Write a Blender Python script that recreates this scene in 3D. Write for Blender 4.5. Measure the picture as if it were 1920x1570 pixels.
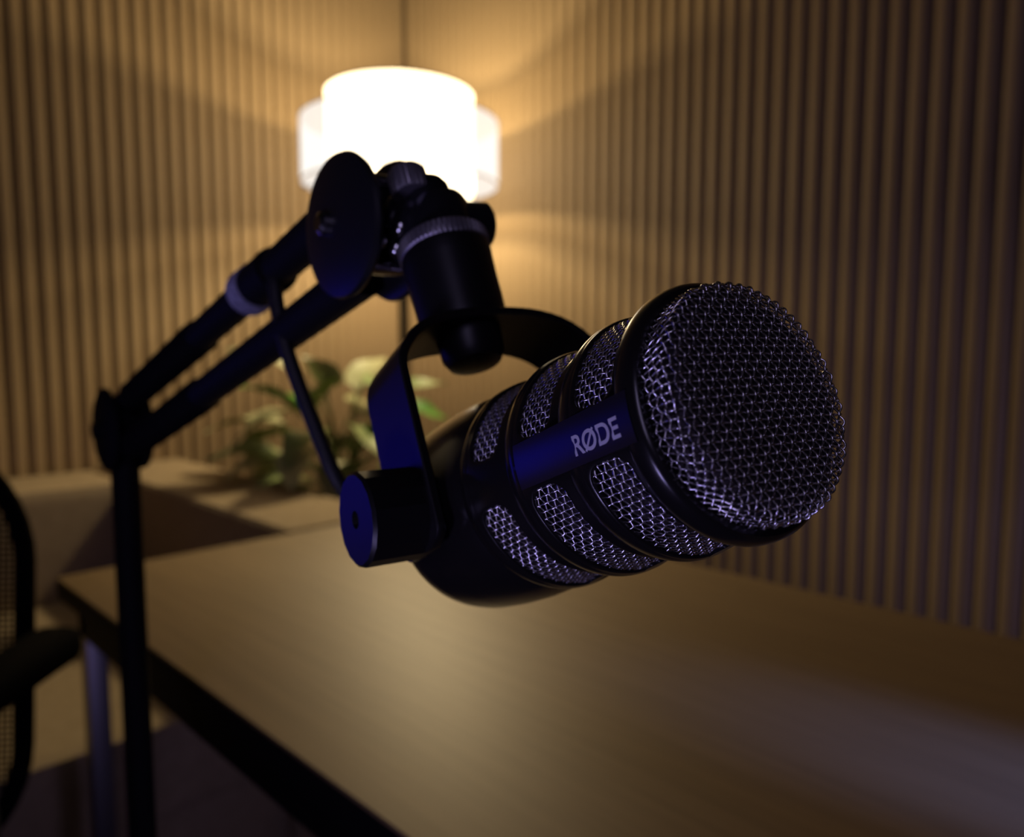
import bpy, bmesh, math, random
from math import sin, cos, pi, radians, sqrt, atan2
from mathutils import Vector, Matrix

for o in list(bpy.data.objects):
    bpy.data.objects.remove(o, do_unlink=True)
sc = bpy.context.scene
col = sc.collection
random.seed(4)

# ------------------------------------------------------------------ camera, world, light, exposure
F, CX, CY = 1432.0, 960.0, 785.0
PITCH = math.atan(133.0 / F)
CAM = Vector((0, 0, 1.08))
cam_d = bpy.data.cameras.new('camera')
cam = bpy.data.objects.new('camera', cam_d)
col.objects.link(cam)
cam.location = CAM
cam.rotation_euler = (pi / 2 - PITCH, 0, -pi / 4)
cam_d.sensor_fit = 'HORIZONTAL'
cam_d.sensor_width = 36.0
cam_d.lens = F / 1920 * 36.0
cam_d.clip_start = 0.01
cam_d.clip_end = 50
cam_d.dof.use_dof = True
cam_d.dof.focus_distance = 0.185
cam_d.dof.aperture_fstop = 9.0
sc.camera = cam

RIGHT = Vector((1, -1, 0)).normalized()
FWDH = Vector((1, 1, 0)).normalized()
FWD = (FWDH * cos(PITCH) - Vector((0, 0, 1)) * sin(PITCH)).normalized()
UP = RIGHT.cross(FWD).normalized()


def cv(X, Y, Z):                       # direction: right / up / forward of the view -> world
    return RIGHT * X + UP * Y + FWD * Z


def cw(X, Y, Z):
    return CAM + cv(X, Y, Z)


def px(u, v, Z):
    return cw((u - CX) / F * Z, -(v - CY) / F * Z, Z)


world = bpy.data.worlds.new('world')
sc.world = world
world.use_nodes = True
world.node_tree.nodes['Background'].inputs['Color'].default_value = (0.25, 0.22, 0.4, 1)
world.node_tree.nodes['Background'].inputs['Strength'].default_value = 0.004

sc.view_settings.view_transform = 'Standard'
sc.view_settings.look = 'None'
sc.view_settings.gamma = 1.0
sc.view_settings.use_curve_mapping = False
sc.view_settings.exposure = 0.0
sc.cycles.use_denoising = True
sc.cycles.sample_clamp_indirect = 4.0
sc.cycles.max_bounces = 6
sc.cycles.transparent_max_bounces = 12


def area(name, loc, target, sx, sy, power, color, spread=180):
    d = bpy.data.lights.new(name, 'AREA')
    d.shape = 'RECTANGLE'
    d.size, d.size_y = sx, sy
    d.spread = radians(spread)
    d.energy = power
    d.color = color
    o = bpy.data.objects.new(name, d)
    col.objects.link(o)
    o.location = loc
    o.rotation_euler = (Vector(target) - Vector(loc)).to_track_quat('-Z', 'Y').to_euler()
    return o


MICP = cw(0.02, -0.01, 0.22)
# the studio's coloured LED lights: a blue one standing left of the arm, violet ones behind the camera
area('blue_led_light', cw(-0.55, -0.080, 0.46), MICP, 0.23, 0.155, 0.027, (0.012, 0.012, 1.0), 80)
area('violet_led_light', cw(-0.52, -0.60, -0.36), MICP, 0.18, 0.18, 0.34, (0.50, 0.42, 1.0), 70)
area('violet_wall_light', cw(-0.12, 0.46, -0.95), MICP, 0.18, 0.70, 1.6, (0.62, 0.52, 1.0))


def spot(name, loc, target, size, power, color, soft=0.03):
    d = bpy.data.lights.new(name, 'SPOT')
    d.energy = power
    d.color = color
    d.spot_size = radians(size)
    d.spot_blend = 1.0
    d.shadow_soft_size = soft
    o = bpy.data.objects.new(name, d)
    col.objects.link(o)
    o.location = loc
    o.rotation_euler = (Vector(target) - Vector(loc)).to_track_quat('-Z', 'Y').to_euler()
    return o


area('violet_leg_fill', (0.50, -0.85, 0.40), (0.30, 1.1, 0.50), 0.25, 0.25, 0.11, (0.55, 0.45, 1.0), 60)  # added unseen fill: lavender light on the desk leg, floor and chair parts
spot('violet_wall_spot', (0.95, -1.3, 0.55), (1.83, 0.45, 0.68), 44, 14.0, (0.62, 0.5, 1.0), 0.1)
spot('violet_desk_spot', (0.72, -0.55, 1.0), (0.66, 0.10, 0.75), 19, 26.0, (0.16, 0.26, 1.0))

# ------------------------------------------------------------------ helpers


def mat(name, color=(0.5, 0.5, 0.5), rough=0.5, metal=0.0, spec=0.5, coat=0.0, coat_rough=0.1,
        noise=None, bump=None, emit=None):
    """noise=(scale, colour2, detail, stretch xyz)  bump=(scale, strength, distance, stretch)"""
    m = bpy.data.materials.new(name)
    m.use_nodes = True
    nt = m.node_tree
    b = nt.nodes['Principled BSDF']
    b.inputs['Base Color'].default_value = (*color, 1)
    b.inputs['Roughness'].default_value = rough
    b.inputs['Metallic'].default_value = metal
    b.inputs['Specular IOR Level'].default_value = spec
    b.inputs['Coat Weight'].default_value = coat
    b.inputs['Coat Roughness'].default_value = coat_rough
    tc = nt.nodes.new('ShaderNodeTexCoord')
    if noise:
        scl, c2, det, st = noise
        mp = nt.nodes.new('ShaderNodeMapping')
        mp.inputs['Scale'].default_value = st
        n = nt.nodes.new('ShaderNodeTexNoise')
        n.inputs['Scale'].default_value = scl
        n.inputs['Detail'].default_value = det
        r = nt.nodes.new('ShaderNodeValToRGB')
        r.color_ramp.elements[0].position = 0.3
        r.color_ramp.elements[1].position = 0.7
        r.color_ramp.elements[0].color = (*color, 1)
        r.color_ramp.elements[1].color = (*c2, 1)
        nt.links.new(tc.outputs['Object'], mp.inputs['Vector'])
        nt.links.new(mp.outputs['Vector'], n.inputs['Vector'])
        nt.links.new(n.outputs['Fac'], r.inputs['Fac'])
        nt.links.new(r.outputs['Color'], b.inputs['Base Color'])
    if bump:
        scl, stg, dist, st = bump
        mp = nt.nodes.new('ShaderNodeMapping')
        mp.inputs['Scale'].default_value = st
        n = nt.nodes.new('ShaderNodeTexNoise')
        n.inputs['Scale'].default_value = scl
        n.inputs['Detail'].default_value = 4
        bp = nt.nodes.new('ShaderNodeBump')
        bp.inputs['Strength'].default_value = stg
        bp.inputs['Distance'].default_value = dist
        nt.links.new(tc.outputs['Object'], mp.inputs['Vector'])
        nt.links.new(mp.outputs['Vector'], n.inputs['Vector'])
        nt.links.new(n.outputs['Fac'], bp.inputs['Height'])
        nt.links.new(bp.outputs['Normal'], b.inputs['Normal'])
    if emit:
        b.inputs['Emission Color'].default_value = (*emit[0], 1)
        b.inputs['Emission Strength'].default_value = emit[1]
    return m


ONE = (1, 1, 1)
M = {}
M['slat'] = mat('ribbed_wall_wood', (0.30, 0.215, 0.128), 0.55, spec=0.35,
                noise=(6, (0.37, 0.27, 0.162), 5, (6, 6, 0.5)))
M['wall'] = mat('wall_backing', (0.05, 0.032, 0.02), 0.8)
M['ceil'] = mat('ceiling_black_acoustic', (0.03, 0.028, 0.027), 0.95, noise=(3, (0.04, 0.037, 0.035), 2, ONE))
M['floor'] = mat('dark_carpet', (0.035, 0.03, 0.03), 0.95, noise=(220, (0.06, 0.052, 0.05), 3, ONE),
                 bump=(400, 0.5, 0.002, ONE))
M['desk'] = mat('desk_laminate', (0.25, 0.165, 0.073), 0.50, spec=0.9, coat=0.2, coat_rough=0.45,
                noise=(14, (0.33, 0.22, 0.10), 6, (8, 0.35, 1)), bump=(60, 0.12, 0.0004, (8, 0.3, 1)))
M['desk_dark'] = mat('desk_black_edge', (0.006, 0.006, 0.007), 0.7, spec=0.15)
M['black_metal'] = mat('black_powder_coat', (0.009, 0.009, 0.010), 0.65, spec=0.10, bump=(900, 0.08, 0.0003, ONE))
M['yoke_black'] = mat('yoke_matte_black', (0.008, 0.0075, 0.008), 0.40, spec=0.4, bump=(2500, 0.05, 0.0001, ONE))
M['mic_black'] = mat('mic_matte_black', (0.011, 0.010, 0.010), 0.22, spec=0.5, bump=(2500, 0.05, 0.0001, ONE))
M['mic_panel'] = mat('mic_panel_black', (0.012, 0.011, 0.013), 0.30, spec=0.6)
M['foam'] = mat('black_foam', (0.03, 0.024, 0.026), 0.95, bump=(1500, 0.6, 0.0005, ONE))
M['wire'] = mat('steel_wire', (0.76, 0.74, 0.76), 0.26, metal=1.0, noise=(300, (0.80, 0.78, 0.79), 2, ONE))
M['logo'] = mat('logo_print', (0.60, 0.60, 0.68), 0.55, noise=(500, (0.66, 0.66, 0.74), 2, ONE))
M['gloss_black'] = mat('gloss_black_plastic', (0.012, 0.012, 0.014), 0.16, spec=0.6)
M['knurl'] = mat('knurled_gunmetal', (0.42, 0.40, 0.44), 0.42, metal=0.9)
M['plate_black'] = mat('plate_satin_black', (0.01, 0.01, 0.012), 0.42, spec=0.5)
M['chrome'] = mat('polished_steel', (0.55, 0.54, 0.55), 0.2, metal=1.0)
M['dark_chrome'] = mat('dark_steel_tube', (0.22, 0.21, 0.23), 0.36, metal=0.9)
M['cable'] = mat('cable_rubber', (0.012, 0.012, 0.013), 0.55, bump=(800, 0.2, 0.0003, ONE))
M['velcro'] = mat('hook_and_loop_fabric', (0.16, 0.16, 0.22), 0.9, noise=(300, (0.5, 0.5, 0.62), 3, ONE),
                  bump=(1200, 0.8, 0.001, ONE))
M['sofa'] = mat('sofa_fabric', (0.40, 0.31, 0.20), 0.9, noise=(40, (0.46, 0.36, 0.24), 5, ONE),
                bump=(600, 0.4, 0.001, ONE))
M['chair_black'] = mat('chair_black_fabric', (0.004, 0.0038, 0.0045), 0.9, spec=0.05, bump=(500, 0.3, 0.001, ONE))
M['planter'] = mat('planter_charcoal', (0.018, 0.016, 0.015), 0.6, bump=(60, 0.2, 0.002, ONE))
M['soil'] = mat('potting_soil', (0.02, 0.013, 0.008), 1.0, bump=(120, 1.0, 0.006, ONE))
M['leaf'] = mat('leaf_green', (0.17, 0.31, 0.06), 0.42, noise=(9, (0.48, 0.54, 0.27), 4, ONE))
M['leaf2'] = mat('leaf_fresh_green', (0.08, 0.34, 0.03), 0.4, noise=(12, (0.16, 0.40, 0.06), 3, ONE))
M['leaf3'] = mat('leaf_pale', (0.44, 0.48, 0.25), 0.45, noise=(8, (0.54, 0.54, 0.33), 3, ONE))
M['stem'] = mat('plant_stem', (0.09, 0.12, 0.03), 0.6)
for k in ('leaf', 'leaf2', 'leaf3'):
    M[k].node_tree.nodes['Principled BSDF'].inputs['Subsurface Weight'].default_value = 0.0


def shade_mat(name, strength, color, transp):
    m = bpy.data.materials.new(name)
    m.use_nodes = True
    nt = m.node_tree
    nt.nodes.remove(nt.nodes['Principled BSDF'])
    out = nt.nodes['Material Output']
    e = nt.nodes.new('ShaderNodeEmission')
    e.inputs['Color'].default_value = (*color, 1)
    e.inputs['Strength'].default_value = strength
    t = nt.nodes.new('ShaderNodeBsdfTransparent')
    t.inputs['Color'].default_value = (1, 0.95, 0.86, 1)
    mx = nt.nodes.new('ShaderNodeMixShader')
    mx.inputs['Fac'].default_value = transp
    nt.links.new(e.outputs[0], mx.inputs[1])
    nt.links.new(t.outputs[0], mx.inputs[2])
    nt.links.new(mx.outputs[0], out.inputs['Surface'])
    return m


M['shade_inner'] = shade_mat('lamp_shade_inner', 8.0, (1.0, 0.80, 0.48), 0.48)
M['shade_outer'] = shade_mat('lamp_shade_outer', 1.25, (1.0, 0.97, 0.92), 0.34)


def link_mesh(name, me, material, parent=None, smooth=35):
    if material is not None and not me.materials:
        me.materials.append(M[material])
    if smooth:
        for p in me.polygons:
            p.use_smooth = True
        me.set_sharp_from_angle(angle=radians(smooth))
    o = bpy.data.objects.new(name, me)
    col.objects.link(o)
    if parent is not None:
        o.parent = parent
    return o


def from_bm(name, bm, material, parent=None, smooth=35, normals=True):
    if normals:
        bmesh.ops.recalc_face_normals(bm, faces=bm.faces[:])
    me = bpy.data.meshes.new(name)
    bm.to_mesh(me)
    bm.free()
    return link_mesh(name, me, material, parent, smooth)


def from_data(name, vs, fs, material, parent=None, smooth=35):
    me = bpy.data.meshes.new(name)
    me.from_pydata([tuple(v) for v in vs], [], fs)
    me.update()
    return link_mesh(name, me, material, parent, smooth)


def tag(o, label, cat, group=None, kind=None):
    o['label'] = label
    o['category'] = cat
    if group:
        o['group'] = group
    if kind:
        o['kind'] = kind
    return o


def thing(name, label, cat, matrix=None, loc=None, group=None):
    o = bpy.data.objects.new(name, None)
    o.empty_display_size = 0.05
    col.objects.link(o)
    if matrix is not None:
        o.matrix_world = matrix
    if loc is not None:
        o.location = loc
    return tag(o, label, cat, group)


def struct(o):
    o['kind'] = 'structure'
    return o


def bm_box(bm, lo, hi, bevel=0.0, seg=2):
    r = bmesh.ops.create_cube(bm, size=1.0)
    vs = r['verts']
    lo, hi = Vector(lo), Vector(hi)
    for v in vs:
        v.co = Vector(((lo[i] + hi[i]) / 2 + v.co[i] * (hi[i] - lo[i]) for i in range(3)))
    if bevel > 0:
        es = list({e for v in vs for e in v.link_edges})
        bmesh.ops.bevel(bm, geom=es, offset=bevel, segments=seg, affect='EDGES', profile=0.7)


def box(name, lo, hi, material, parent=None, bevel=0.004, seg=2, off=None):
    bm = bmesh.new()
    if off is not None:
        lo = Vector(lo) - off
        hi = Vector(hi) - off
    bm_box(bm, lo, hi, bevel, seg)
    return from_bm(name, bm, material, parent)


def basis(d):
    d = Vector(d).normalized()
    h = Vector((0, 0, 1)) if abs(d.z) < 0.9 else Vector((1, 0, 0))
    x = d.cross(h).normalized()
    y = d.cross(x).normalized()
    return d, x, y


def lathe(name, prof, origin, axis, material, parent=None, n=48, xdir=None, smooth=35, knurl=0, kdepth=0.0, krange=None):
    """prof: list of (t along axis, radius); closed with fans when radius 0"""
    d, x, y = basis(axis)
    if xdir is not None:
        x = (Vector(xdir) - d * Vector(xdir).dot(d)).normalized()
        y = d.cross(x)
    o = Vector(origin)
    vs, fs, idx = [], [], []
    if knurl:
        n = knurl * 4
    for i, (t, r) in enumerate(prof):
        if r <= 1e-7:
            vs.append(o + d * t)
            idx.append([len(vs) - 1] * n)
        else:
            row = []
            for k in range(n):
                rr = r
                if knurl and (krange is None or krange[0] <= i <= krange[1]):
                    rr = r - (kdepth if k % 4 in (0, 3) else 0)
                an = 2 * pi * k / n
                vs.append(o + d * t + (x * cos(an) + y * sin(an)) * rr)
                row.append(len(vs) - 1)
            idx.append(row)
    for a, b in zip(idx[:-1], idx[1:]):
        for k in range(n):
            q = [a[k], a[(k + 1) % n], b[(k + 1) % n], b[k]]
            f = []
            for w in q:
                if w not in f:
                    f.append(w)
            if len(f) >= 3:
                fs.append(f)
    bm = bmesh.new()
    bv = [bm.verts.new(v) for v in vs]
    for f in fs:
        try:
            bm.faces.new([bv[i] for i in f])
        except ValueError:
            pass
    return from_bm(name, bm, material, parent, smooth)


def tube_data(pts, r, n=8, caps=True):
    pts = [Vector(p) for p in pts]
    vs, fs = [], []
    t0 = (pts[1] - pts[0]).normalized()
    _, x, _ = basis(t0)
    m = len(pts)
    for i, p in enumerate(pts):
        if i == 0:
            t = t0
        elif i == m - 1:
            t = (pts[-1] - pts[-2]).normalized()
        else:
            t = ((pts[i + 1] - p).normalized() + (p - pts[i - 1]).normalized()).normalized()
        x = (x - t * x.dot(t)).normalized()
        y = t.cross(x)
        rr = r[i] if isinstance(r, (list, tuple)) else r
        for k in range(n):
            an = 2 * pi * k / n
            vs.append(p + (x * cos(an) + y * sin(an)) * rr)
    for i in range(m - 1):
        for k in range(n):
            fs.append((i * n + k, i * n + (k + 1) % n, (i + 1) * n + (k + 1) % n, (i + 1) * n + k))
    if caps:
        fs.append(tuple(range(n))[::-1])
        fs.append(tuple((m - 1) * n + k for k in range(n)))
    return vs, fs


def tube(name, pts, r, material, parent=None, n=16):
    vs, fs = tube_data(pts, r, n)
    return from_data(name, vs, fs, material, parent)


def spline(pts, k=10):
    pts = [Vector(p) for p in pts]
    P = [pts[0] * 2 - pts[1]] + pts + [pts[-1] * 2 - pts[-2]]
    out = []
    for i in range(1, len(P) - 2):
        for j in range(k):
            t = j / k
            a, b, c, d = P[i - 1], P[i], P[i + 1], P[i + 2]
            out.append(0.5 * ((2 * b) + (c - a) * t + (2 * a - 5 * b + 4 * c - d) * t * t + (3 * b - a - 3 * c + d) * t ** 3))
    out.append(pts[-1])
    return out


# ------------------------------------------------------------------ the room
XW, YW, HC, FLOOR_X0, FLOOR_Y0 = 1.83, 2.40, 2.75, -1.9, -1.6
DESK_Z = 0.75

struct(box('floor', (FLOOR_X0, FLOOR_Y0, -0.05), (XW + 0.1, YW + 0.1, 0), 'floor', bevel=0))
struct(box('ceiling', (FLOOR_X0, FLOOR_Y0, HC), (XW + 0.1, YW + 0.1, HC + 0.05), 'ceil', bevel=0))
wall_l = struct(box('wall_left', (FLOOR_X0, YW, 0), (XW + 0.1, YW + 0.1, HC), 'wall', bevel=0))
wall_r = struct(box('wall_right', (XW, FLOOR_Y0, 0), (XW + 0.1, YW, HC), 'wall', bevel=0))

PITCH_S = 0.0445


def slat_mesh():
    # a rounded rib: half-ellipse-like section with short flanks
    w, d = PITCH_S * 0.47, 0.017
    sec = [(-w, 0.0)]
    for k in range(0, 11):
        a = pi - pi * k / 10
        sec.append((cos(a) * w, 0.003 + (sin(a) ** 0.8 if sin(a) > 0 else 0) * (d - 0.003)))
    sec.append((w, 0.0))
    vs = [(x, -y, 0.0) for x, y in sec] + [(x, -y, HC) for x, y in sec]
    n = len(sec)
    fs = [(i, i + 1, n + i + 1, n + i) for i in range(n - 1)]
    fs.append(tuple(range(n)))
    fs.append(tuple(range(n, 2 * n))[::-1])
    me = bpy.data.meshes.new('slat')
    me.from_pydata(vs, [], fs)
    me.update()
    bm = bmesh.new()
    bm.from_mesh(me)
    bmesh.ops.recalc_face_normals(bm, faces=bm.faces[:])
    bm.to_mesh(me)
    bm.free()
    me.materials.append(M['slat'])
    for p in me.polygons:
        p.use_smooth = True
    me.set_sharp_from_angle(angle=radians(50))
    return me


slat = slat_mesh()
n_l = int((XW - 0.02 - (-1.2)) / PITCH_S)
for i in range(n_l):
    o = bpy.data.objects.new('slat', slat)
    col.objects.link(o)
    o.parent = wall_l
    o.location = (XW - 0.036 - PITCH_S * i, YW, 0)
n_r = int((YW - 0.02 + 1.0) / PITCH_S)
for i in range(n_r):
    o = bpy.data.objects.new('slat', slat)
    col.objects.link(o)
    o.parent = wall_r
    o.location = (XW, YW - 0.036 - PITCH_S * i, 0)
    o.rotation_euler = (0, 0, -pi / 2)

# ------------------------------------------------------------------ desk
DX0, DX1, DY0, DY1 = 0.296, 1.003, -0.75, 1.225
desk = thing('desk', 'brown wood-grain desk with black edging in front of the sofa', 'desk', loc=((DX0 + DX1) / 2, 0.24, 0))
off = Vector(desk.location)
box('desk_top', (DX0, DY0, DESK_Z - 0.004), (DX1, DY1, DESK_Z), 'desk', desk, bevel=0.0012, off=off)
box('desk_core', (DX0 - 0.0005, DY0 - 0.0005, DESK_Z - 0.030), (DX1 + 0.0005, DY1 + 0.0005, DESK_Z - 0.004), 'desk_dark', desk, bevel=0.001, off=off)
box('side_rail', (DX0 + 0.012, DY0 + 0.08, DESK_Z - 0.075), (DX0 + 0.037, DY1 - 0.05, DESK_Z - 0.030), 'desk_dark', desk, bevel=0.002, off=off)
box('side_rail', (DX1 - 0.045, DY0 + 0.08, DESK_Z - 0.075), (DX1 - 0.02, DY1 - 0.05, DESK_Z - 0.030), 'desk_dark', desk, bevel=0.002, off=off)
box('cross_rail', (DX0 + 0.037, DY1 - 0.10, DESK_Z - 0.075), (DX1 - 0.045, DY1 - 0.075, DESK_Z - 0.030), 'desk_dark', desk, bevel=0.002, off=off)
for lx, ly in ((DX0 + 0.012, DY1 - 0.08), (DX1 - 0.05, DY1 - 0.08), (DX0 + 0.012, DY0 + 0.08), (DX1 - 0.05, DY0 + 0.08)):
    box('leg', (lx, ly, 0.0), (lx + 0.028, ly + 0.028, DESK_Z - 0.030), 'dark_chrome', desk, bevel=0.003, off=off)

# ------------------------------------------------------------------ sofa against the left wall
SX0, SX1, SY0, SY1 = -1.15, 0.925, 1.27, YW - 0.02
sofa = thing('sofa', 'tan fabric sofa with wide flat armrest against the ribbed wall', 'sofa', loc=((SX0 + SX1) / 2, (SY0 + SY1) / 2, 0))
off = Vector(sofa.location)
box('base', (SX0 + 0.02, SY0 + 0.03, 0.06), (SX1 - 0.02, SY1 - 0.01, 0.28), 'sofa', sofa, bevel=0.015, off=off)
box('backrest', (SX0 + 0.24, SY1 - 0.27, 0.28), (SX1 - 0.24, SY1, 0.735), 'sofa', sofa, bevel=0.04, seg=4, off=off)
box('armrest', (SX1 - 0.24, SY0, 0.06), (SX1, SY1, 0.742), 'sofa', sofa, bevel=0.02, seg=3, off=off)
box('armrest', (SX0, SY0, 0.06), (SX0 + 0.24, SY1, 0.742), 'sofa', sofa, bevel=0.02, seg=3, off=off)
w3 = (SX1 - SX0 - 0.48) / 2
for i in range(2):
    box('seat_cushion', (SX0 + 0.24 + w3 * i + 0.004, SY0 + 0.01, 0.28), (SX0 + 0.24 + w3 * (i + 1) - 0.004, SY1 - 0.26, 0.45), 'sofa', sofa, bevel=0.035, seg=4, off=off)
for fx in (SX0 + 0.08, SX1 - 0.08):
    for fy in (SY0 + 0.08, SY1 - 0.08):
        lathe('foot', [(0, 0), (0, 0.018), (0.062, 0.025), (0.062, 0)], Vector((fx, fy, 0)) - off, (0, 0, 1), 'desk_dark', sofa, n=16)

# ------------------------------------------------------------------ floor lamp in the corner
LX, LY = 1.425, 1.895
LP = Vector((LX, LY, 0))


def lamp_z(v):
    # height of the point on the lamp axis that is seen at row v
    fz = (LX + LY) / sqrt(2)
    t = (CY - v) / F
    # Y/Z = t with Z = fz cos p - h sin p , Y = fz sin p + h cos p
    h = fz * (t * cos(PITCH) - sin(PITCH)) / (cos(PITCH) + t * sin(PITCH))
    return CAM.z + h


zi1, zi0 = lamp_z(180), lamp_z(366)
zo1, zo0 = lamp_z(233), lamp_z(350)
RI, RO = 0.217, 0.291
lamp = thing('floor_lamp', 'lit floor lamp with white two-tier drum shade in the corner', 'lamp', loc=LP)


def drum(name, r, z0, z1, material):
    th = 0.0015
    prof = [(z0, r - th), (z0, r), ((z0 + z1) / 2, r), (z1, r), (z1, r - th), (z0, r - th)]
    return lathe(name, prof[1:4], (0, 0, 0), (0, 0, 1), material, lamp, n=96)


drum('outer_shade', RO, zo0, zo1, 'shade_outer')
drum('inner_shade', RI, zi0, zi1, 'shade_inner')
for nm, r, zz in (('shade_ring', RI, zi1), ('shade_ring', RI, zi0), ('shade_ring', RO, zo1), ('shade_ring', RO, zo0)):
    pts = [Vector((cos(a) * r, sin(a) * r, zz)) for a in [2 * pi * k / 72 for k in range(73)]]
    tube(nm, pts, 0.0025, 'stem' if False else 'chrome', lamp, n=6)
for k in range(3):
    a = 2 * pi * k / 3 + 0.5
    tube('shade_spoke', [Vector((cos(a) * 0.012, sin(a) * 0.012, zi0 + 0.012)), Vector((cos(a) * RI, sin(a) * RI, zi0 + 0.012)),
                         Vector((cos(a) * RO, sin(a) * RO, zi0 + 0.012))], 0.002, 'black_metal', lamp, n=6)
lathe('pole', [(0.02, 0), (0.02, 0.0125), (zi0 + 0.0, 0.0125), (zi0 + 0.01, 0.009), (zi0 + 0.022, 0.009), (zi0 + 0.022, 0)], (0, 0, 0), (0, 0, 1), 'black_metal', lamp, n=20)
lathe('base', [(0, 0), (0, 0.15), (0.015, 0.15), (0.022, 0.14), (0.026, 0.03), (0.03, 0)], (0, 0, 0), (0, 0, 1), 'black_metal', lamp, n=48)
zb = lamp_z(286)
lathe('bulb_socket', [(zi0 + 0.02, 0), (zi0 + 0.02, 0.015), (zb - 0.04, 0.015), (zb - 0.04, 0)], (0, 0, 0), (0, 0, 1), 'gloss_black', lamp, n=20)
M['bulb'] = shade_mat('glowing_bulb', 20.0, (1.0, 0.75, 0.42), 0.85)
lathe('bulb', [(zb - 0.04, 0), (zb - 0.04, 0.010), (zb - 0.026, 0.010), (zb - 0.018, 0.020), (zb, 0.027), (zb + 0.014, 0.023), (zb + 0.024, 0.012), (zb + 0.027, 0)], (0, 0, 0), (0, 0, 1), 'bulb', lamp, n=24)
ld = bpy.data.lights.new('lamp_bulb_light', 'POINT')
ld.energy = 33.0
ld.color = (1.0, 0.79, 0.45)
ld.shadow_soft_size = 0.032
lo = bpy.data.objects.new('lamp_bulb_light', ld)
col.objects.link(lo)
lo.parent = lamp
lo.location = (0, 0, zb)

# ------------------------------------------------------------------ potted plant between sofa arm and corner
PP = Vector((1.13, 1.80, 0))
plant = thing('potted_plant', 'bushy potted plant with broad pale green leaves behind the sofa arm', 'plant', loc=PP)
lathe('planter', [(0.0, 0), (0.0, 0.10), (0.01, 0.105), (0.66, 0.135), (0.665, 0.130), (0.64, 0.124), (0.62, 0.12)], (0, 0, 0), (0, 0, 1), 'planter', plant, n=40)
lathe('soil', [(0.62, 0.123), (0.635, 0.08), (0.64, 0)], (0, 0, 0), (0, 0, 1), 'soil', plant, n=24)


def leaf_mesh(name, L, W, bend, material):
    vs, fs = [], []
    nl, nw = 10, 4
    for i in range(nl + 1):
        t = i / nl
        w = W * (sin(pi * t ** 0.75) ** 0.85) * (1 - 0.25 * t) + 0.0006
        x = L * (t - 0.12 * bend * t * t)
        z = -bend * L * 0.5 * t * t
        for j in range(nw + 1):
            s = j / nw * 2 - 1
            vs.append((x, s * w, z + abs(s) * w * 0.28 + 0.006 * sin(9 * t + 2 * s) * abs(s)))
    n = nw + 1
    for i in range(nl):
        for j in range(nw):
            fs.append((i * n + j, i * n + j + 1, (i + 1) * n + j + 1, (i + 1) * n + j))
    me = bpy.data.meshes.new(name)
    me.from_pydata(vs, [], fs)
    me.update()
    for p in me.polygons:
        p.use_smooth = True
    me.materials.append(M[material])
    return me


leaves = [leaf_mesh('leaf', 0.18, 0.056, 0.55, 'leaf'), leaf_mesh('leaf', 0.20, 0.062, 0.9, 'leaf'),
          leaf_mesh('leaf', 0.17, 0.045, 0.4, 'leaf2'), leaf_mesh('leaf', 0.19, 0.062, 0.7, 'leaf3')]
rnd = random.Random(11)
for i in range(44):
    az = i * 2.39996 + rnd.uniform(-0.25, 0.25)
    lev = (i % 22) / 21.0
    zt = 0.68 + 0.31 * lev * rnd.uniform(0.85, 1.05)
    rad = (0.04 + 0.10 * sin(pi * (0.18 + 0.7 * (1 - lev)))) * rnd.uniform(0.8, 1.1)
    base = Vector((rnd.uniform(-0.04, 0.04), rnd.uniform(-0.04, 0.04), 0.63))
    tip = Vector((cos(az) * rad, sin(az) * rad, zt))
    mid = (base + tip) / 2 + Vector((-cos(az) * 0.015, -sin(az) * 0.015, 0.03))
    tube('stem', spline([base, mid, tip], 4), 0.003, 'stem', plant, n=5)
    o = bpy.data.objects.new('leaf', leaves[rnd.choice((0, 3, 0, 2, 3, 3, 1))])
    col.objects.link(o)
    o.parent = plant
    o.location = tip
    o.rotation_euler = (rnd.uniform(-0.4, 0.4), rnd.uniform(-0.75, 0.15) * (0.4 + lev), az)
    s = rnd.uniform(0.9, 1.2)
    o.scale = (s, s, s)

# ------------------------------------------------------------------ dark chair at the left edge
def cf(lat, d, z):
    v = RIGHT * lat + FWDH * d
    return Vector((v.x, v.y, z))


CH = cf(-0.765, 0.60, 0)
chair = thing('office_chair', 'black office chair with rounded backrest at the left edge of the picture', 'chair', loc=CH)
CH2 = Vector((CH.x, CH.y, 0))


def rounded_slab(w, h, t, rc, n=8, bev=0.012):
    """rounded rectangle in x/z, thickness along y, softened rim"""
    prof = []
    for (sx, sz, a0) in ((1, 1, 0), (-1, 1, pi / 2), (-1, -1, pi), (1, -1, 3 * pi / 2)):
        for k in range(n + 1):
            a = a0 + pi / 2 * k / n
            prof.append((sx * (w / 2 - rc) + cos(a) * rc, sz * (h / 2 - rc) + sin(a) * rc, cos(a), sin(a)))
    bm = bmesh.new()
    rows = []
    for (yy, ins) in ((-t / 2, bev), (-t / 2 + bev * 0.3, bev * 0.3), (-t / 2 + bev, 0), (t / 2 - bev, 0), (t / 2 - bev * 0.3, bev * 0.3), (t / 2, bev)):
        rows.append([bm.verts.new((x - nx * ins, yy + 0.10 * (x * x) / w, z - nz * ins)) for x, z, nx, nz in prof])
    m = len(prof)
    for a, b in zip(rows[:-1], rows[1:]):
        for k in range(m):
            bm.faces.new((a[k], a[(k + 1) % m], b[(k + 1) % m], b[k]))
    bm.faces.new(rows[0][::-1])
    bm.faces.new(rows[-1])
    return bm


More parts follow.
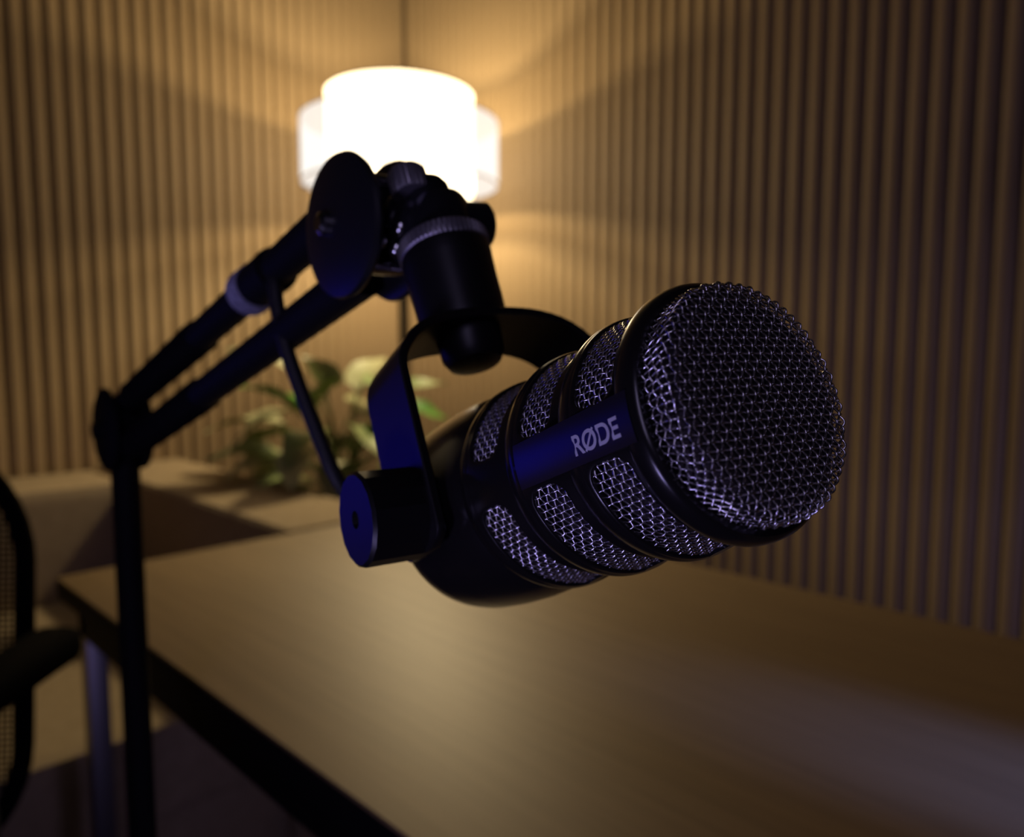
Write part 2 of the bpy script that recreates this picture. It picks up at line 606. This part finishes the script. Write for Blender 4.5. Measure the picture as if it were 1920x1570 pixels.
Rz = Matrix.Rotation(-pi / 4, 4, 'Z')
BM_ = Matrix.Translation(cf(-0.785, 0.83, 0.735) - CH2) @ Rz @ Matrix.Rotation(radians(-6), 4, 'X')
bw, bh, brc = 0.46, 0.50, 0.15
loop = []
for (sx, sz, a0) in ((1, 1, 0), (-1, 1, pi / 2), (-1, -1, pi), (1, -1, 3 * pi / 2)):
    for k in range(11):
        a = a0 + pi / 2 * k / 10
        loop.append((sx * (bw / 2 - brc) + cos(a) * brc, sz * (bh / 2 - brc) + sin(a) * brc))
loop.append(loop[0])


def bcurve(x):
    return 0.10 * x * x / bw


tube('back_frame', [BM_ @ Vector((x, bcurve(x), z)) for x, z in loop], 0.011, 'chair_black', chair, n=10)
wv, wf = [], []


def half_w(z):
    d = abs(z) - (bh / 2 - brc)
    return bw / 2 if d <= 0 else bw / 2 - brc + sqrt(max(brc * brc - d * d, 0))


def back_strand(pts):
    a, b = tube_data([BM_ @ p for p in pts], 0.0013, 4, caps=False)
    o_ = len(wv)
    wv.extend(a)
    wf.extend(tuple(q + o_ for q in f) for f in b)


nst = 74
for k in range(1, nst):
    z = -bh / 2 + bh * k / nst
    hw_ = half_w(z)
    back_strand([Vector((hw_ * (q / 5 - 1), bcurve(hw_ * (q / 5 - 1)), z)) for q in range(11)])
for k in range(1, nst):
    x = -bw / 2 + bw * k / nst
    d = abs(x) - (bw / 2 - brc)
    hz = bh / 2 if d <= 0 else bh / 2 - brc + sqrt(max(brc * brc - d * d, 0))
    back_strand([Vector((x, bcurve(x) + 0.0018, -hz)), Vector((x, bcurve(x) + 0.0018, 0)), Vector((x, bcurve(x) + 0.0018, hz))])
o = from_data('back_mesh', wv, wf, 'chair_black', chair, smooth=80)
o['kind'] = 'stuff'
bm = rounded_slab(0.46, 0.44, 0.09, 0.12, bev=0.03)
bmesh.ops.transform(bm, matrix=Matrix.Translation(cf(-0.765, 0.58, 0.47) - CH2) @ Rz @ Matrix.Rotation(radians(90), 4, 'X'), verts=bm.verts[:])
from_bm('seat', bm, 'chair_black', chair, smooth=50)
for lat in (-0.50, -1.03):
    bm = rounded_slab(0.055, 0.24, 0.035, 0.024, bev=0.01)
    bmesh.ops.transform(bm, matrix=Matrix.Translation(cf(lat, 0.71, 0.755) - CH2) @ Rz @ Matrix.Rotation(radians(90), 4, 'X'), verts=bm.verts[:])
    from_bm('armrest', bm, 'chair_black', chair, smooth=50)
    sg = 1 if lat > -0.7 else -1
    tube('armrest_post', spline([cf(lat, 0.68, 0.74) - CH2, cf(lat + 0.004 * sg, 0.68, 0.60) - CH2, cf(lat, 0.66, 0.47) - CH2, cf(lat - 0.05 * sg, 0.64, 0.425) - CH2, cf(lat - 0.16 * sg, 0.62, 0.415) - CH2], 5), 0.011, 'dark_chrome', chair, n=14)
tube('back_bar', spline([cf(-0.765, 0.60, 0.415) - CH2, cf(-0.765, 0.82, 0.415) - CH2, cf(-0.765, 0.885, 0.47) - CH2, cf(-0.765, 0.895, 0.70) - CH2], 5), 0.016, 'dark_chrome', chair, n=14)
lathe('gas_column', [(0.10, 0), (0.10, 0.03), (0.25, 0.03), (0.255, 0.02), (0.43, 0.02), (0.43, 0)], (0, 0, 0), (0, 0, 1), 'dark_chrome', chair, n=24)
for k in range(5):
    a = 2 * pi * k / 5 + 0.3
    e = Vector((cos(a) * 0.27, sin(a) * 0.27, 0.075))
    tube('base_arm', [Vector((cos(a) * 0.02, sin(a) * 0.02, 0.115)), e], [0.022, 0.014], 'dark_chrome', chair, n=12)
    lathe('caster', [(-0.02, 0), (-0.02, 0.024), (-0.016, 0.028), (0.016, 0.028), (0.02, 0.024), (0.02, 0)], Vector((e.x, e.y, 0.028)), (-sin(a), cos(a), 0), 'gloss_black', chair, n=20)
    tube('caster_stem', [e, Vector((e.x, e.y, 0.03))], 0.006, 'dark_chrome', chair, n=8)

# ------------------------------------------------------------------ microphone
mC = (0.05200327, 0.00270501, 0.17642809)
mA = Vector(cv(0.50496051, 0.29484591, -0.81122178)).normalized()
mP = Vector(cv(-0.83894117, -0.05333995, -0.54160186)).normalized()
mP = (mP - mA * mP.dot(mA)).normalized()
mQ = Vector(cv(-0.20295962, 0.95405489, 0.22042381)).normalized()
mQ = (mQ - mA * mQ.dot(mA) - mP * mQ.dot(mP)).normalized()
mO = cw(*mC)
# local frame: x = mic axis (to the front), z = Q (up), y = z cross x
mY = mQ.cross(mA)
SGN = 1.0 if mY.dot(mP) > 0 else -1.0
MM = Matrix(((mA.x, mY.x, mQ.x, mO.x), (mA.y, mY.y, mQ.y, mO.y), (mA.z, mY.z, mQ.z, mO.z), (0, 0, 0, 1)))
mic = thing('studio_microphone', 'black broadcast microphone with woven steel grille in a swivel yoke', 'microphone', matrix=MM)


def mp(s, ang, r):                    # s along axis (m), ang from the logo side upwards (rad), radius (m)
    return Vector((s, SGN * cos(ang) * r, sin(ang) * r))


def lm(s, p, q):                      # local point: axis, P, Q
    return Vector((s, SGN * p, q))


mm_ = 0.001
# profile front -> back in mm (s, r); the three window faces are left out of the lathe
SEG = [
    [(-3.0, 27.6), (0.3, 27.9), (0.9, 28.8), (0.9, 30.2), (0.4, 31.0), (-0.6, 31.5), (-2.6, 31.8), (-3.8, 31.8), (-5.2, 31.4), (-6.4, 30.6), (-7.1, 29.6), (-7.3, 29.2)],
    [(-22.2, 32.0), (-23.0, 32.2), (-24.0, 32.2), (-26.0, 31.8), (-28.0, 31.0), (-29.8, 29.9), (-30.2, 29.3)],
    [(-47.5, 32.3), (-48.4, 32.5), (-49.5, 32.5), (-51.5, 32.1), (-53.6, 31.2), (-55.6, 30.0), (-56.0, 29.5)],
    [(-73.0, 32.7), (-74.0, 32.9), (-75.4, 32.9), (-77.6, 32.4), (-79.6, 31.7), (-80.6, 32.0), (-86.0, 33.2), (-95.0, 34.2), (-106.0, 34.7),
     (-118.0, 34.6), (-124.0, 33.8), (-128.5, 31.6), (-131.0, 28.0), (-132.0, 23.0), (-132.0, 0.0)],
]
WIN = [(-7.3, 29.2, -22.2, 32.0), (-30.2, 29.3, -47.5, 32.3), (-56.0, 29.5, -73.0, 32.7)]
WSM = [(-15.0, 6.5), (-39.7, 6.5), (-65.6, 6.3)]
NA = 240
vs, fs = [], []


def add_v(v):
    vs.append(v)
    return len(vs) - 1


for seg in SEG:
    rows = []
    for s, r in seg:
        if r == 0:
            i = add_v(Vector((s * mm_, 0, 0)))
            rows.append([i] * NA)
        else:
            rows.append([add_v(mp(s * mm_, 2 * pi * k / NA, r * mm_)) for k in range(NA)])
    for a, b in zip(rows[:-1], rows[1:]):
        for k in range(NA):
            q = []
            for w in (a[k], b[k], b[(k + 1) % NA], a[(k + 1) % NA]):
                if w not in q:
                    q.append(w)
            fs.append(tuple(q))
WC = [radians(52), radians(128), radians(-52), radians(-128)]     # window centres
SECT = [(0, pi / 2), (pi / 2, pi), (-pi / 2, 0), (-pi, -pi / 2)]
HALF = radians(40.5)


def wsurf(b, s, ang, inset=0.0):
    s0, r0, s1, r1 = WIN[b]
    t = (s - s0) / (s1 - s0)
    r = r0 + (r1 - r0) * (1 - (1 - t) ** 1.35)
    return mp(s * mm_, ang, (r - inset) * mm_)


for b in range(3):
    s0, r0, s1, r1 = WIN[b]
    sm, hw = WSM[b]
    for wc, (u0, u1) in zip(WC, SECT):
        R30 = 30.5
        hl = HALF * R30
        rc = 4.6
        # rounded rectangle in (arc mm, s mm), plus matching outer rectangle
        inner, outer = [], []
        corners = [(1, 1), (-1, 1), (-1, -1), (1, -1)]
        A0, A1 = (u0 - wc) * R30, (u1 - wc) * R30
        S_hi, S_lo = s0 - sm, s1 - sm
        NC, NE, NS = 8, 36, 6

        def outer_pt(cx_, cy_):
            return (A1 if cx_ > 0 else A0, S_hi if cy_ > 0 else S_lo)
        for ci, (sx, sy) in enumerate(corners):
            a_start = {0: 0, 1: pi / 2, 2: pi, 3: 3 * pi / 2}[ci]
            cxx, cyy = sx * (hl - rc), sy * (hw - rc)
            oc = outer_pt(sx, sy)
            for k in range(NC + 1):
                an = a_start + pi / 2 * k / NC
                pin = (cxx + cos(an) * rc, cyy + sin(an) * rc)
                # outer: go along the side to the corner, then along the next one
                t = k / NC
                if ci in (0, 2):      # first vertical side (fixed arc), then horizontal (fixed s)
                    if t <= 0.5:
                        po = (oc[0], cyy + (oc[1] - cyy) * t * 2)
                    else:
                        po = (oc[0] + (cxx - oc[0]) * (t * 2 - 1), oc[1])
                else:
                    if t <= 0.5:
                        po = (cxx + (oc[0] - cxx) * t * 2, oc[1])
                    else:
                        po = (oc[0], oc[1] + (cyy - oc[1]) * (t * 2 - 1))
                inner.append(pin)
                outer.append(po)
            nx = corners[(ci + 1) % 4]
            c2 = (nx[0] * (hl - rc), nx[1] * (hw - rc))
            an = a_start + pi / 2
            i0 = (cxx + cos(an) * rc, cyy + sin(an) * rc)
            i1 = (c2[0] + cos(an) * rc, c2[1] + sin(an) * rc)
            if ci in (0, 2):
                o0, o1 = (cxx, oc[1]), (c2[0], oc[1])
                N = NE
            else:
                o0, o1 = (oc[0], cyy), (oc[0], c2[1])
                N = NS
            for k in range(1, N):
                t = k / N
                inner.append((i0[0] + (i1[0] - i0[0]) * t, i0[1] + (i1[1] - i0[1]) * t))
                outer.append((o0[0] + (o1[0] - o0[0]) * t, o0[1] + (o1[1] - o0[1]) * t))
        n = len(inner)
        rings = []
        for t, inset in ((1.0, 0), (0.75, 0), (0.5, 0), (0.25, 0), (0.10, 0), (0.0, 0.0), (-0.06, 0.15), (-0.09, 0.5), (-0.09, 2.4)):
            ring = []
            for (ia, is_), (oa, os_) in zip(inner, outer):
                if t >= 0:
                    a_, s_ = ia + (oa - ia) * t, is_ + (os_ - is_) * t
                else:
                    L = sqrt(ia * ia + is_ * is_)
                    # shrink towards the medial line
                    mx_ = max(-(hl - hw), min(hl - hw, ia))
                    dx, dy = ia - mx_, is_
                    a_, s_ = mx_ + dx * (1 + t), dy * (1 + t)
                ring.append(add_v(wsurf(b, s_ + sm, wc + a_ / R30, inset)))
            rings.append(ring)
        for a, c in zip(rings[:-1], rings[1:]):
            for k in range(n):
                fs.append((a[k], a[(k + 1) % n], c[(k + 1) % n], c[k]))
bm = bmesh.new()
bv = [bm.verts.new(v) for v in vs]
for f in fs:
    try:
        bm.faces.new([bv[i] for i in f])
    except ValueError:
        pass
bmesh.ops.remove_doubles(bm, verts=bm.verts[:], dist=2e-6)
from_bm('body', bm, 'mic_black', mic, smooth=32)

# foam sleeve behind the windows and behind the front grille
lathe('foam_core', [(0.0072, 0.0), (0.0070, 0.0240), (0.0050, 0.0262), (-0.004, 0.0264), (-0.030, 0.0268), (-0.055, 0.0270), (-0.083, 0.0272), (-0.083, 0)],
      (0, 0, 0), (1, 0, 0), 'foam', mic, n=64)

WP, WR = 0.00192, 0.00029      # weave pitch and wire radius


def dome(u, v, h):
    """flat woven sheet (u, v) pressed into a cup; h = offset along the outward normal"""
    rho = sqrt(u * u + v * v)
    flat, rf = 0.0262, 0.0020
    top = 0.0088
    arc = rf * pi / 2
    if rho < 1e-9:
        return Vector((top + h, 0, 0))
    if rho <= flat:
        s, r, nx, nr = top - 0.0012 * (rho / flat) ** 2, rho, 1.0, 0.0
    elif rho <= flat + arc:
        a = (rho - flat) / rf
        s, r = top - 0.0012 - rf * (1 - cos(a)), flat + rf * sin(a)
        nx, nr = cos(a), sin(a)
    else:
        d = rho - flat - arc
        s, r = top - 0.0012 - rf - d, flat + rf + d * 0.03
        nx, nr = 0.0, 1.0
    s += nx * h
    r += nr * h
    return Vector((s, SGN * u / rho * r, v / rho * r))


RMAX = 0.0262 + 0.0031 + 0.0062
wv, wf = [], []


def add_wire(pts, r, n=6):
    a, b = tube_data(pts, r, n, caps=False)
    o = len(wv)
    wv.extend(a)
    wf.extend(tuple(i + o for i in f) for f in b)


NW = int(RMAX / WP)
AMP = WR * 1.02
STEP = WP / 5
for d in (0, 1):
    for i in range(-NW, NW + 1):
        c = (i + 0.13) * WP
        if abs(c) >= RMAX:
            continue
        ext = sqrt(RMAX * RMAX - c * c)
        k = int(2 * ext / STEP)
        pts = []
        for j in range(k + 1):
            t = -ext + 2 * ext * j / k
            ph = pi * (t / WP - 0.13) + pi * (i + d) + pi / 2 * 0
            h = (1.55 * AMP if d == 0 else 0.5 * AMP) * cos(ph) - (0.0 if d == 0 else 0.00018)
            pts.append(dome(c, t, h) if d == 0 else dome(t, c, h))
        if len(pts) > 2:
            add_wire(pts, WR)
o = from_data('front_grille', wv, wf, 'wire', mic, smooth=80)
o['label'] = 'domed woven steel wire grille'
o['kind'] = 'stuff'

# woven strips behind the side windows
SP, SR = 0.00182, 0.00028
for b in range(3):
    s0, r0, s1, r1 = WIN[b]
    for wi, wc in enumerate(WC):
        if wi == 1 and False:
            continue
        wv, wf = [], []
        aspan = HALF + radians(2)
        npitch = int(2 * aspan * 0.0295 / SP)
        da = 2 * aspan / npitch
        nr_ = int(abs(s1 - s0) * mm_ / SP)
        ds = abs(s1 - s0 + 2) / nr_

        def strip(s, ang, h):
            s = max(min(s, s0), s1)
            t = (s - s0) / (s1 - s0)
            r = r0 + (r1 - r0) * (1 - (1 - t) ** 1.35)
            return mp(s * mm_, ang, (r - 1.15) * mm_ + h)
        # wires along the axis
        for i in range(npitch + 1):
            ang = wc - aspan + i * da
            pts = []
            for j in range(nr_ * 5 + 1):
                s = s0 - 1.0 - ds * j / 5
                pts.append(strip(s, ang, SR * cos(pi * (j / 5.0 + i))))
            add_wire(pts, SR, 5)
        for i in range(nr_ + 1):
            s = s0 - 1.0 - ds * i
            pts = []
            for j in range(npitch * 5 + 1):
                ang = wc - aspan + da * j / 5
                pts.append(strip(s, ang, SR * cos(pi * (j / 5.0 + i + 1))))
            add_wire(pts, SR, 5)
        o = from_data('window_mesh', wv, wf, 'wire', mic, smooth=80)
        o['kind'] = 'stuff'

# logo panel across the first two bands
PA = radians(10.4)


def panel_r(s):                       # mm
    t = (s + 1.2) / (-47.0 + 1.2)
    return 32.0 + 0.65 * t


bm = bmesh.new()
ns_, na_ = 20, 14
grid = []
for i in range(ns_ + 1):
    s = -1.2 - (47.0 - 1.2) * i / ns_
    row = []
    for j in range(na_ + 1):
        a = -PA + 2 * PA * j / na_
        row.append(bm.verts.new(mp(s * mm_, a, panel_r(s) * mm_)))
    grid.append(row)
low = []
per = [(0, j) for j in range(na_)] + [(i, na_) for i in range(ns_)] + [(ns_, j) for j in range(na_, 0, -1)] + [(i, 0) for i in range(ns_, 0, -1)]
for i in range(ns_):
    for j in range(na_):
        bm.faces.new((grid[i][j], grid[i][j + 1], grid[i + 1][j + 1], grid[i + 1][j]))
skirt = []
for (i, j) in per:
    s = -1.2 - (47.0 - 1.2) * i / ns_
    a = -PA + 2 * PA * j / na_
    skirt.append(bm.verts.new(mp(s * mm_, a * 1.015, (panel_r(s) - 2.6) * mm_)))
for k in range(len(per)):
    i, j = per[k]
    i2, j2 = per[(k + 1) % len(per)]
    bm.faces.new((grid[i][j], grid[i2][j2], skirt[(k + 1) % len(per)], skirt[k]))
panel = from_bm('logo_panel', bm, 'mic_panel', mic, smooth=40)

# lettering, wrapped on the panel
cu = bpy.data.curves.new('lettering', 'FONT')
cu.body = 'R\u00d8DE'
cu.size = 1.0
cu.offset = 0.020
cu.space_character = 0.94
cu.resolution_u = 6
to = bpy.data.objects.new('lettering_tmp', cu)
col.objects.link(to)
dg = bpy.context.evaluated_depsgraph_get()
dg.update()
me = bpy.data.meshes.new_from_object(to.evaluated_get(dg))
bpy.data.objects.remove(to, do_unlink=True)
bm = bmesh.new()
bm.from_mesh(me)
bmesh.ops.triangulate(bm, faces=bm.faces[:])
xs = [v.co.x for v in bm.verts]
ys = [v.co.y for v in bm.verts]
x0, x1, y0, y1 = min(xs), max(xs), min(ys), max(ys)
TS0, TS1, TA0, TA1 = -21.8, -5.2, radians(-6.4), radians(2.5)
for v in bm.verts:
    t = (v.co.x - x0) / (x1 - x0)
    q = (v.co.y - y0) / (y1 - y0)
    s = TS0 + (TS1 - TS0) * t
    v.co = mp(s * mm_, TA0 + (TA1 - TA0) * q, (panel_r(s) + 0.06) * mm_)
from_bm('logo_lettering', bm, 'logo', panel, smooth=0)

# yoke: knobs, strap, boss, mount
SK = -0.102
al = radians(96)
wv_ = (cos(al), sin(al))             # (axis, Q) components of the mount direction
nn_ = (sin(al), -cos(al))


def yk(p, w, n):                      # yoke frame -> mic local
    return Vector((SK + wv_[0] * w + nn_[0] * n, SGN * p, wv_[1] * w + nn_[1] * n))


WD = yk(0, 1, 0) - yk(0, 0, 0)
ND = yk(0, 0, 1) - yk(0, 0, 0)
PD = yk(1, 0, 0) - yk(0, 0, 0)
path = [(37.2, -14), (37.2, -8), (37.2, 10), (37.2, 25), (37.2, 40), (36.9, 45), (35.2, 49.5), (30.2, 55.5), (25, 58.9), (20, 60.8), (14, 62.4), (4, 63.8), (-8, 64.2),
        (-20, 63.6), (-31, 60.6), (-39, 55.2), (-44.5, 48), (-47, 39), (-47.5, 30), (-47.5, 0), (-47.5, -8), (-47.5, -14)]
path = [tuple(q[:2]) for q in spline([Vector((p_, w_, 0)) for p_, w_ in path], 4)]
bm = bmesh.new()
rows = []
TH = 3.0
NSUB = len(path)
for i, (p, w) in enumerate(path):
    a = Vector(path[max(i - 1, 0)])
    c = Vector(path[min(i + 1, NSUB - 1)])
    t = (c - a).normalized()
    nrm = Vector((t.y, -t.x))          # outward is +: left leg goes up, outside is +p
    hwid = 15.5
    e_ = min(i, NSUB - 1 - i)
    if e_ < 4:
        hwid = 9.0 + 6.5 * sin(e_ / 4 * pi / 2)
    row = []
    for (du, dn) in ((0, -hwid + 0.5), (0.5, -hwid), (TH - 0.5, -hwid), (TH, -hwid + 0.5), (TH, hwid - 0.5), (TH - 0.5, hwid), (0.5, hwid), (0, hwid - 0.5)):
        row.append(bm.verts.new(yk((p + nrm.x * (du - TH / 2)) * mm_, (w + nrm.y * (du - TH / 2)) * mm_, (dn + 1.0) * mm_)))
    rows.append(row)
for a, b in zip(rows[:-1], rows[1:]):
    for k in range(8):
        bm.faces.new((a[k], a[(k + 1) % 8], b[(k + 1) % 8], b[k]))
bm.faces.new(rows[0])
bm.faces.new(rows[-1][::-1])
yoke = from_bm('yoke', bm, 'yoke_black', mic, smooth=40)
for sg, base in ((1, 39.2), (-1, 49.4)):
    r = 14.6
    end = 56.5 if sg > 0 else 66
    kb = lathe('yoke_knob', [((base - 2) * mm_, 0), ((base - 2) * mm_, r * mm_), ((end - 1.0) * mm_, r * mm_), (end * mm_, (r - 1.0) * mm_), (end * mm_, 2.8 * mm_), ((end - 1.6) * mm_, 2.4 * mm_), ((end - 1.6) * mm_, 0)],
               yk(0, 0, 0), PD * sg, 'yoke_black', mic, n=16, smooth=20)
    lathe('pivot_washer', [(((34.0) if sg > 0 else 34.5) * mm_, 0), (((34.0) if sg > 0 else 34.5) * mm_, 0.0125), ((36.3 if sg > 0 else 46.2) * mm_, 0.0125), ((36.3 if sg > 0 else 46.2) * mm_, 0)], yk(0, 0, 0), PD * sg, 'yoke_black', mic, n=32)
lathe('mount_boss', [(0.0495, 0), (0.0498, 0.006), (0.0512, 0.0095), (0.0545, 0.0115), (0.063, 0.0122)], yk(0.0005, 0, 0), WD, 'yoke_black', mic, n=40)
lathe('mount_sleeve', [(0.0640, 0), (0.0640, 0.0158), (0.068, 0.0162), (0.090, 0.0168), (0.0945, 0.0172), (0.0965, 0.0168), (0.0965, 0)], yk(0.001, 0, 0), WD, 'yoke_black', mic, n=48)
lathe('knurled_ring', [(0.0965, 0), (0.0965, 0.0168), (0.0972, 0.0176), (0.1018, 0.0176), (0.1025, 0.0168), (0.1025, 0)], yk(0.001, 0, 0), WD, 'knurl', mic, knurl=56, kdepth=0.0006, krange=(2, 3))
# xlr socket shell at the tail
lathe('connector', [(-0.131, 0), (-0.131, 0.0095), (-0.150, 0.0098), (-0.165, 0.0075), (-0.172, 0.0045), (-0.172, 0)], (0, 0, 0), (1, 0, 0), 'dark_chrome', mic, n=28)

# ------------------------------------------------------------------ boom arm
ZH, ZJ = 0.300, 0.597
H = px(642, 424, ZH)
J = px(200, 806, ZJ)
arm_dir = (J - H)
adir = arm_dir.normalized()
horiz = Vector((arm_dir.x, arm_dir.y, 0)).normalized()
N = Vector((0, 0, 1)).cross(horiz)
if N.dot(RIGHT) > 0:
    N = -N                            # N points left / towards the viewer
VUP = Vector((0, 0, 1))
postbase = Vector((J.x, J.y, 0))
boom = thing('microphone_boom_arm', 'black spring boom arm on an upright post left of the desk', 'boom arm', loc=postbase)


def bl(v):
    return Vector(v) - postbase


DR = 0.0285
TD = 0.021                             # half distance between the plates
for side, nm in ((1, 'pivot_plate'), (-1, 'pivot_plate')):
    c = H + N * (0.0 if side > 0 else -0.0235)
    prof = [(-0.0030, 0), (-0.0030, DR - 0.004), (-0.0018, DR - 0.0008), (0.0, DR), (0.0018, DR - 0.0008), (0.0032, DR - 0.005), (0.0040, 0.010), (0.0042, 0)]
    lathe(nm, prof, bl(c), N * side, 'plate_black', boom, n=64)
lathe('plate_bolt', [(0.0035, 0), (0.0035, 0.0046), (0.0062, 0.0046), (0.0074, 0.0030), (0.0074, 0)], bl(H + N * 0.0005 + VUP * 0.001 + horiz * 0.006), N, 'chrome', boom, n=20)
mid = H - N * 0.012
UO = VUP * 0.0165
for sgn, spacer in ((1, True), (-1, True)):
    pc = mid + UO * sgn - horiz * 0.012
    lathe('spacer_pin', [(-0.0115, 0), (-0.0115, 0.0030), (0.0115, 0.0030), (0.0115, 0)], bl(pc), N, 'chrome', boom, n=16)
# tubes
midJ = J - N * 0.012
for sgn in (1, -1):
    a = mid + UO * sgn * (1.0) + adir * 0.004
    b = midJ + UO * sgn * 1.12 - adir * 0.004
    tube('arm_tube', [bl(a), bl(b)], 0.0092, 'black_metal', boom, n=24)
    d = (b - a).normalized()
    # tension spring wrapped round the lower half of the tube
    _, ex, ey = basis(d)
    L = (b - a).length
    pts = []
    for k in range(0, 26 * 10 + 1):
        t = k / 260
        an = 2 * pi * 26 * t
        pts.append(bl(a + d * (L * (0.52 + 0.40 * t)) + (ex * cos(an) + ey * sin(an)) * 0.0105))
    tube('spring', pts, 0.0008, 'black_metal', boom, n=5)
# elbow at the post
for side in (1, -1):
    c = J + N * (0.0 if side > 0 else -0.0235)
    prof = [(-0.003, 0), (-0.003, 0.030), (-0.001, 0.033), (0.002, 0.0325), (0.004, 0.028), (0.0045, 0)]
    lathe('elbow_plate', prof, bl(c), N * side, 'black_metal', boom, n=48)
lathe('elbow_block', [(-0.0225, 0), (-0.0225, 0.024), (-0.001, 0.024), (-0.001, 0)], bl(J), N, 'black_metal', boom, n=40)
lathe('elbow_bolt', [(0.003, 0), (0.003, 0.007), (0.009, 0.0065), (0.010, 0)], bl(J + N * 0.001), N, 'gloss_black', boom, n=20)
# two upright tubes of the post, clamp collar, weighted base
for k in (-1, 1):
    q = midJ + horiz * (0.0062 * k)
    tube('post_tube', [bl(Vector((q.x, q.y, J.z - 0.012))), bl(Vector((q.x, q.y, 0.03)))], 0.0092, 'black_metal', boom, n=24)
lathe('post_collar', [(-0.03, 0), (-0.03, 0.018), (-0.026, 0.0195), (0.02, 0.0195), (0.024, 0.018), (0.024, 0)], bl(Vector((midJ.x, midJ.y, 0.42))), (0, 0, 1), 'black_metal', boom, n=32)
lathe('base', [(0.0, 0), (0.0, 0.120), (0.012, 0.120), (0.020, 0.112), (0.030, 0.035), (0.05, 0.026), (0.05, 0)], bl(Vector((midJ.x, midJ.y, 0))), (0, 0, 1), 'black_metal', boom, n=56)

# swivel head that carries the microphone
RING = MM @ yk(0.001, 0.1025, 0)
WDW = (MM.to_3x3() @ WD).normalized()
lathe('swivel_stem', [(0.0, 0), (0.0, 0.0122), (0.003, 0.0128), (0.014, 0.0122), (0.017, 0.0112), (0.017, 0)], bl(RING - N * 0.002), WDW, 'gloss_black', boom, n=36)
lathe('stem_key', [(0.0, 0), (0.0, 0.0088), (0.007, 0.0088), (0.0095, 0.0075), (0.0095, 0)], bl(RING + WDW * 0.0165 + N * 0.001), WDW, 'black_metal', boom, n=28)
lathe('thumb_screw', [(0.0, 0), (0.0, 0.0070), (0.001, 0.0076), (0.0095, 0.0076), (0.0105, 0.0068), (0.0105, 0)], bl(RING + WDW * 0.0205 + N * 0.0085), WDW, 'knurl', boom, knurl=26, kdepth=0.0006, krange=(2, 3))
# barrel joining plates and stem
B0 = H - N * 0.022
B1 = RING + WDW * 0.008
bd = (B1 - B0)
lathe('swivel_barrel', [(0.0, 0), (0.0, 0.0125), (0.006, 0.0132), (bd.length - 0.004, 0.0125), (bd.length, 0.010), (bd.length, 0)], bl(B0), bd, 'gloss_black', boom, n=36)
lathe('barrel_collar', [(0.0, 0), (0.0, 0.0148), (0.0022, 0.0152), (0.005, 0.0148), (0.005, 0)], bl(B0 + bd * 0.42), bd, 'gloss_black', boom, n=36)
# side lock knob on the right
KN = px(878, 424, 0.296)
kd = (KN - RING - WDW * 0.006).normalized()
kd = cv(0.86, 0.10, 0.45).normalized()
lathe('lock_knob', [(-0.004, 0), (-0.004, 0.0085), (0.0, 0.0092), (0.007, 0.0092), (0.0085, 0.0075), (0.009, 0)], bl(KN), kd, 'gloss_black', boom, n=36)
lathe('lock_knob_grip', [(-0.0125, 0), (-0.0125, 0.0066), (-0.004, 0.0066), (-0.004, 0)], bl(KN), kd, 'knurl', boom, knurl=24, kdepth=0.0005, krange=(1, 2))
# small screws on the lower side of the head
for (u, v, zz) in ((714, 452, 0.292), (742, 470, 0.290), (750, 430, 0.289)):
    c = px(u, v, zz)
    lathe('head_screw', [(-0.008, 0), (-0.008, 0.0022), (-0.001, 0.0028), (0.0008, 0.0026), (0.0018, 0.0014), (0.0020, 0)], bl(c), (CAM - c + cv(-0.1, -0.1, 0)), 'chrome', boom, n=14)
# hook-and-loop cable tie round the upper tube
ua = mid + UO + adir * 0.004
ub = midJ + UO * 1.12 - adir * 0.004
ud = (ub - ua).normalized()
TC = ua + ud * 0.118
lathe('cable_tie', [(-0.006, 0.0092), (-0.0065, 0.0122), (0.0065, 0.0126), (0.006, 0.0092)], bl(TC), ud, 'velcro', boom, n=28)
lathe('tube_sleeve', [(-0.030, 0.009), (-0.030, 0.0112), (-0.004, 0.0115), (-0.004, 0.009)], bl(TC), ud, 'black_metal', boom, n=28)

# ------------------------------------------------------------------ microphone cable
tail = MM @ Vector((-0.170, 0, 0))
taild = -(MM.to_3x3() @ Vector((1, 0, 0))).normalized()
cpts = [px(300, 712, 0.535) - VUP * 0.0, px(360, 662, 0.49), px(430, 608, 0.445), px(478, 560, 0.41), px(505, 515, 0.385),
        px(513, 520, 0.37), px(520, 575, 0.365), px(536, 650, 0.362), px(565, 735, 0.36), px(598, 820, 0.358), px(628, 890, 0.358), px(668, 945, 0.365),
        px(740, 985, 0.375), tail + taild * 0.035, tail + taild * 0.012, tail - taild * 0.003]
cable = tube('microphone_cable', spline(cpts, 8), 0.0036, 'cable', None, n=12)
tag(cable, 'black cable hanging from the boom arm to the microphone tail', 'cable')
